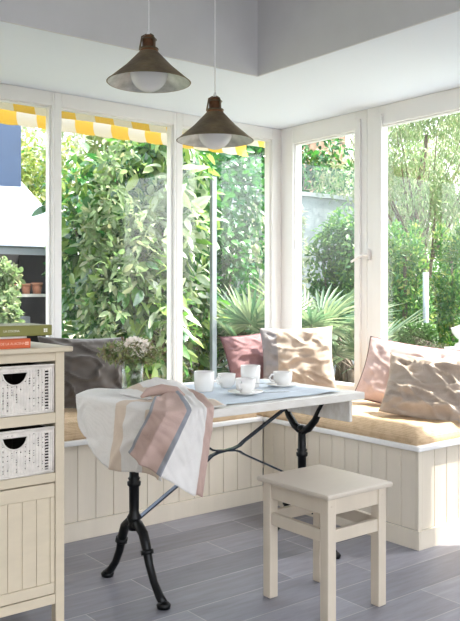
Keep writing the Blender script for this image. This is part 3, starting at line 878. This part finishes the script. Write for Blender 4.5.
struct(MB().box(-6, XW+1.6, YW+.13, YW+1.15, gz+.001, gz+.05).box(XW+.13, XW+2.0, -6, YW+.13, gz+.001, gz+.05).build('floor_bounce', M['render']))  # pale ground added out of view to bounce cool light onto the ceiling
# awning
aw = thing('striped_awning', (2.0, YW+.13, 2.2), 'retracted yellow and white striped awning outside above the back windows', 'awning')
sw = .125
def awm(u, v): return int((u*5.6)/sw) % 2
def aw1(u, v):
    x = -2.0+5.6*u
    if v < .4: return Vector((x, YW+.10+.12*v/.4, 2.30-.03*v/.4))
    q = (v-.4)/.6; return Vector((x, YW+.22+.022*math.sin(q*PI), 2.27-.144*q+.003*math.sin(x*9)))
def aw2(u, v):
    x = -2.0+5.6*u
    if v < .4: return Vector((x, YW+.26+.20*v/.4, 2.255-.03*v/.4))
    q = (v-.4)/.6; return Vector((x, YW+.46+.025*math.sin(q*PI), 2.225-.120*q-.006*abs(math.sin(x*PI/sw))*q))
MB().grid(aw1, 448, 10, awm).build('fabric', [M['yellow'], M['awhite']], aw, smooth=True)
MB().grid(aw2, 448, 10, awm).build('valance', [M['yellow'], M['awhite']], aw, smooth=True)
MB().tube([(-2.0, YW+.40, 2.262), (3.6, YW+.40, 2.262)], .010, 8).build('front_bar', M['greymetal'], aw)

# shed with canvas roof, shelves and pots
sh = thing('garden_shed', (3.2, 9.0, gz), 'dark open garden shed with white canvas roof seen through the leftmost window', 'shed')
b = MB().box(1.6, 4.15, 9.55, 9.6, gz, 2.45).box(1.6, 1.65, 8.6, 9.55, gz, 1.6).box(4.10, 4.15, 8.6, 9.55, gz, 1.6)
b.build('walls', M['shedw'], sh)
MB().box(1.5, 4.2, 8.50, 8.56, 1.55, 1.64).build('beam', M['greymetal'], sh)
b = MB()
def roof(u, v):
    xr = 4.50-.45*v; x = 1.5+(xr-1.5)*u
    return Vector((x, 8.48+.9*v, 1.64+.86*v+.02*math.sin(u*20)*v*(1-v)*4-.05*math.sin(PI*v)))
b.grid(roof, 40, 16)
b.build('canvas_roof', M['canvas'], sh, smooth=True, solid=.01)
MB().box(1.6, 4.02, 9.30, 9.36, 2.35, 3.35).build('upper_panel', M['shadepanel'], sh)
for z, nm in ((1.07, 'shelf'), (.70, 'shelf')):
    MB().box(1.66, 4.09, 8.62, 8.90, z, z+.035).build(nm, M['stone'], sh)
def pot(x, y, z, s, label):
    t = thing('terracotta_pot', (x, y, z), label, 'pot', 'terracotta pots on the shed shelf')
    MB().lathe([(0, 0), (.036*s, 0), (.050*s, .085*s), (.046*s, .085*s), (.034*s, .008), (0, .008)], (x, y, z), 20).build('body', M['terracotta'], t, smooth=True)
    MB().lathe([(.050*s, .082*s), (.056*s, .082*s), (.057*s, .108*s), (.051*s, .108*s), (.049*s, .09*s)], (x, y, z), 20).build('rim', M['terracotta'], t, smooth=True)
pot(3.70, 8.72, 1.105, 1.08, 'terracotta pot on the shed shelf, nearest the leafy pale bush')
pot(3.83, 8.72, 1.105, 1.12, 'terracotta pot standing in the middle of the three on the shed shelf')
pot(3.965, 8.72, 1.105, 1.22, 'terracotta pot on the shed shelf, nearest the window post')
o = MB().box(3.45, 3.86, 8.66, 8.86, .7355, .845).build('planter_box', M['greymetal'], loc=(3.65, 8.76, .7355), bevel=.01)
tag(o, 'grey metal planter box on the lower shelf of the shed', 'box')
p = thing('garden_bush', (2.25, 6.0, gz), 'pale green small-leaved bush in front of the shed', 'bush')
foliage('foliage', clumpy((2.39, 6.0, 1.02), (.17, .25, .34), 26, .35), 3000, .045, .028, M['leafC'], p, down=.0)
branches((2.39, 6, 1.0), (2.39, 6, gz), (.15, .2, .3), 9, .015, M['bark'], p)

def shrub(name, c, r, n, L, W, m, label, cat='shrub', group=None, clumps=40, rr=.3, down=.3, tr=9, rad=.03, bm=None, outward=.6, base=None):
    base = base or (c[0], c[1], gz)
    t = thing(name, base, label, cat, group)
    foliage('foliage', clumpy(c, r, clumps, rr), n, L, W, m, t, down=down, outward=outward)
    branches(c, base, r, tr, rad, bm or M['bark'], t)
    return t
# broad-leaved shrub behind the second window
bs = shrub('broadleaf_shrub', (3.80, 6.1, 1.35), (.68, .6, 1.35), 5200, .15, .062, M['leafA'], 'big glossy broad-leaved shrub filling the second window from the left', clumps=46, rr=.3, down=.45)
foliage('glare_leaves', clumpy((3.86, 5.75, 1.45), (.42, .25, .75), 16, .3), 420, .16, .06, M['leafH'], bs, down=.3, outward=.9, shell=.7)  # extra pale clump; its colour stands in for glare on the shrub
foliage('small_leaves', clumpy((3.35, 5.85, 1.5), (.30, .3, 1.1), 22, .3), 1500, .085, .034, M['leafC'], bs, down=.2, shell=.5)
shrub('broadleaf_shrub', (4.95, 8.0, 1.5), (.80, .7, 1.6), 5200, .14, .055, M['leafB'], 'dark green shrub standing behind the big broad-leaved one', clumps=50, rr=.3, down=.3)
shrub('flowering_shrub', (4.2, 11.2, 2.6), (1.6, .7, 1.3), 4200, .12, .05, M['leafY'], 'yellow-green tree crown behind the shed roof', 'tree', clumps=40, down=.2)
shrub('climbing_shrub', (4.95, 6.9, 1.7), (.75, .6, 1.15), 6800, .085, .045, M['leafB'], 'dense green climbing shrub filling the third window', clumps=50, rr=.3)
shrub('climbing_shrub', (4.6, 6.2, .35), (.7, .5, .42), 2600, .17, .022, M['leafP'], 'low tuft of long thin leaves under the climbing shrub', clumps=22, down=-.1, outward=1.1)
shrub('climbing_shrub', (8.2, 9.2, 2.9), (1.5, .5, .75), 7000, .10, .05, M['leafB'], 'leafy green shrub spilling over the pale garden wall', clumps=50)
shrub('climbing_shrub', (7.3, 7.0, 1.25), (.45, .45, .80), 4200, .075, .034, M['leafD'], 'bright green young shrub in front of the pale garden wall', clumps=30)
shrub('pale_tree', (6.9, 11.2, 4.0), (1.1, .9, 1.5), 9000, .13, .06, M['leafY'], 'pale sunlit yellow-green tree high behind the back shrubs', 'tree', clumps=70)
shrub('hedge_shrub', (4.0, 13.2, 1.8), (4.4, .6, 2.3), 9000, .13, .06, M['leafB'], 'tall dark hedge closing the garden behind the shed', 'hedge', clumps=90, rr=.22)
shrub('pale_tree', (6.4, 14.6, 3.4), (1.8, .6, 2.0), 6000, .13, .05, M['leafF'], 'pale silvery tree crown filling the gaps at the top of the second window', 'tree', clumps=50, down=.2)
shrub('climbing_shrub', (7.0, 7.95, 1.65), (.75, .16, .70), 1500, .09, .045, M['leafF'], 'sparse pale climber growing against the garden wall', clumps=30, tr=6, rad=.012)
# post and trunk outside the third window
o = MB().box(4.195, 4.235, 5.6, 5.64, gz, 2.15).box(4.236, 4.243, 5.6, 5.64, gz, 2.15).build('garden_post', M['greymetal'], loc=(4.215, 5.62, gz))
tag(o, 'slim dark grey upright post outside the third window', 'post')
o = MB().tube([(4.32, 6.05, gz), (4.31, 6.05, .5), (4.28, 6.06, 1.2), (4.29, 6.1, 2.2), (4.34, 6.15, 3.0)], [.075, .066, .062, .06, .05], 12).build('tree_trunk', M['stone'], loc=(4.32, 6.05, gz), smooth=True)
tag(o, 'smooth pale grey tree trunk just left of the slim post', 'tree trunk')
# garden wall
o = MB().box(5.8, 9.9, 8.35, 8.5, gz, 2.50).box(5.75, 9.95, 8.31, 8.54, 2.50, 2.56).build('garden_wall', M['render'], loc=(7.4, 8.4, gz))
tag(o, 'pale blue-grey rendered garden wall seen through the corner windows', 'wall')
o = MB().box(8.0, 11, 10.5, 10.7, gz, 4.6).build('brick_building', M['brick'], loc=(9.5, 10.6, gz))
tag(o, 'patch of brown brick building above the leaves of the fourth window', 'building')

# fan palms
def palm(c, label, n=11, L=.62, sc=1.0):
    t = thing('fan_palm', (c[0], c[1], gz), label, 'palm', 'fan palms outside the corner')
    Pp, Dd, Nn, Ll, Ww = [], [], [], [], []
    stems = MB()
    for i in range(n):
        a = 2*PI*i/n+random.uniform(-.2, .2); el = random.uniform(.15, 1.15)
        d = Vector((math.cos(a)*math.cos(el), math.sin(a)*math.cos(el), math.sin(el)))
        b0 = Vector(c); tip = b0+d*random.uniform(.3, .55)*sc
        stems.tube([b0, b0.lerp(tip, .5)+Vector((0, 0, .03)), tip], [.010, .008, .006], 6)
        sd = d.cross(Vector((0, 0, 1))).normalized(); up = sd.cross(d)
        nl = 26
        for k in range(nl):
            th = (k/(nl-1)-.5)*PI*1.35
            dd = d*math.cos(th)+sd*math.sin(th)+up*.12*math.cos(th*2)
            Pp.append(tip); Dd.append(dd); Nn.append(up+sd*.1); Ll.append(L*sc*random.uniform(.8, 1)*(1-.25*abs(th)/2)); Ww.append(.036*sc)
    leaf_mesh('fronds', np.array(Pp), np.array(Dd), np.array(Nn), np.array(Ll), np.array(Ww), M['leafP'], t, .3, .16)
    stems.tube([(c[0], c[1], gz), (c[0]+.02, c[1], c[2]*.5), c], [.09, .08, .07], 10)
    stems.build('stems', M['bark'], t, smooth=True)
palm((5.15, 5.35, .66), 'fan palm with long pointed fronds outside the fourth window', 13, .60, .92)
palm((5.9, 5.5, .35), 'low fan palm growing right of the taller one', 11, .6, .95)
palm((4.70, 5.6, .45), 'small fan palm behind the mauve pillow window', 10, .5, .9)

# garden seen through the fifth window
for i, (x, y, h, r, lab) in enumerate([(7.1, 5.85, 1.95, .42, 'yellow-tipped green conifer beside the post, left side of the fifth window'),
                                        (8.5, 6.25, 1.9, .48, 'green conifer behind the slim garden post'),
                                        (8.3, 5.0, 2.35, .65, 'dark green conifer at the right edge of the fifth window'),
                                        (7.6, 6.6, 1.7, .5, 'small green conifer close to the window divider')]):
    t = thing('conifer', (x, y, gz), lab, 'conifer', 'conifers beyond the fifth window')
    bl = []
    for k in range(34):
        q = random.random()**.8; a = random.uniform(0, 2*PI); rr = r*(1-.55*q)
        bl.append((x+math.cos(a)*rr*.6, y+math.sin(a)*rr*.6, gz+.15+q*(h-.1), rr*.42, rr*.42, .26))
    foliage('foliage', bl, 6500, .06, .020, M['leafD'], t, down=-.5, outward=.5, shell=.4)
    foliage('tips', [bl[k] for k in range(0, 34, 2)], 900, .06, .022, M['leafY'], t, down=-.5, shell=.8)
    MB().tube([(x, y, gz), (x, y, h*.8)], [.05, .015], 8).build('trunk', M['bark'], t)
def lacy(c, r, n, label, tz, seed, m='leafC', L=.07, W=.018, cl=60):
    t = thing('garden_tree', (c[0], c[1], gz), label, 'tree', 'airy trees beyond the fifth window')
    foliage('foliage', clumpy(c, r, cl, .2), int(n*2.2), L, W, M[m], t, down=.9, outward=.3, shell=.1)
    MB().tube([(c[0], c[1], gz), (c[0]+.1, c[1], tz*.5), (c[0]-.1, c[1]+.1, tz), (c[0]+.05, c[1], tz+1.2)], [.10, .08, .06, .03], 10).build('trunk', M['bark'], t, smooth=True)
    branches((c[0], c[1], c[2]), (c[0], c[1], tz*.6), (r[0], r[1], r[2]*.7), 12, .022, M['bark'], t)
lacy((9.3, 7.3, 3.3), (1.8, 1.2, 1.5), 9000, 'airy pale-leaved tree with drooping twigs behind the conifers', 2.2, 1)
lacy((12.4, 10.1, 3.9), (2.4, 1.4, 2.3), 9000, 'tall airy tree far behind at the right of the garden', 2.6, 2, 'leafF', .10, .026)
shrub('hedge_shrub', (15.0, 12.8, 1.5), (3.0, .9, 1.9), 8000, .11, .05, M['leafD'], 'mid green hedge at the far side of the garden', 'hedge', clumps=80, rr=.22)
# clipped box bush, post, urn on parapet
t = thing('clipped_bush', (5.61, 4.48, gz), 'dark clipped box bush just above the pink pillow', 'bush')
foliage('foliage', [(5.58, 4.51, .73, .12, .12, .12), (5.64, 4.45, .735, .12, .12, .115)], 5200, .026, .014, M['leafE'], t, shell=.8, down=0)
MB().lathe([(0, 0), (.12, 0), (.15, .6), (.16, .70), (.13, .70), (0, .65)], (5.61, 4.48, gz), 24).build('planter', M['stone'], t, smooth=True)
o = MB().tube([(6.55, 5.13, gz), (6.55, 5.13, 1.33)], .030, 12).build('garden_post', M['render'], loc=(6.55, 5.13, gz), smooth=True)
tag(o, 'pale round garden post above the clipped dark bush', 'post')
o = MB().box(5.55, 9, 3.98, 4.16, gz, .672).build('garden_parapet', M['stone'], loc=(7, 3.7, gz), bevel=.01)
tag(o, 'low pale stone parapet at the right edge of the garden', 'parapet')
o = MB().lathe([(0, 0), (.055, 0), (.058, .015), (.024, .04), (.022, .06), (.05, .085), (.078, .12), (.085, .15), (.095, .158), (.07, .16), (.03, .175), (0, .18)], (5.67, 4.07, .672), 24).build('stone_urn', M['stone'], loc=(5.67, 4.07, .672), smooth=True)
tag(o, 'pale stone urn on the garden parapet above the pink pillow', 'urn')
for k, (x, y, lab) in enumerate(((3.55, 5.2, 'pale paving slab on the garden ground, nearest the back windows'), (3.95, 5.6, 'pale paving slab further out, behind the towel'), (4.35, 5.05, 'pale paving slab outside the third window'))):
    o = MB().box(x-.22, x+.22, y-.14, y+.14, gz+.001, gz+.04).build('paving_slab', M['stone'], loc=(x, y, gz), bevel=.008)
    tag(o, lab, 'paving slab', 'paving slabs in the garden')

# ------------------------------------------------------------------ light
w = bpy.data.worlds.new('sky'); scene.world = w; w.use_nodes = True
nt = w.node_tree; bg = nt.nodes['Background']
sky = nt.nodes.new('ShaderNodeTexSky'); sky.sky_type = 'NISHITA'; sky.sun_disc = False
sky.sun_elevation = math.radians(63); sky.sun_rotation = math.radians(120); sky.air_density = 1.0; sky.dust_density = 3.0; sky.ozone_density = 1.2
hs_ = N(nt, 'ShaderNodeHueSaturation', Saturation=.30)
nt.links.new(sky.outputs[0], hs_.inputs['Color']); nt.links.new(hs_.outputs[0], bg.inputs['Color']); bg.inputs['Strength'].default_value = .42
sd = Vector((.50, -.30, 1.15)).normalized()
L = bpy.data.lights.new('sun', 'SUN'); L.energy = 5.6; L.angle = math.radians(.7); L.color = (1, .93, .82)
so = bpy.data.objects.new('sun', L); COL.objects.link(so)
so.rotation_euler = sd.to_track_quat('Z', 'Y').to_euler(); so.location = (6, -3, 8)

# ------------------------------------------------------------------ camera
cd = bpy.data.cameras.new('camera'); cam = bpy.data.objects.new('camera', cd); COL.objects.link(cam)
cam.location = (0, 0, CAM_H); cam.rotation_euler = (PI/2, 0, math.radians(-38.1))
cd.sensor_fit = 'AUTO'; cd.sensor_width = 36; cd.lens = 795/621*36; cd.shift_y = -20.5/621
scene.camera = cam
vs_ = scene.view_settings
vs_.view_transform = 'Standard'; vs_.look = 'None'; vs_.gamma = 1; vs_.use_curve_mapping = False; vs_.exposure = 1.47
scene.cycles.max_bounces = 10; scene.cycles.diffuse_bounces = 5; scene.cycles.transparent_max_bounces = 24
scene.cycles.sample_clamp_indirect = 6
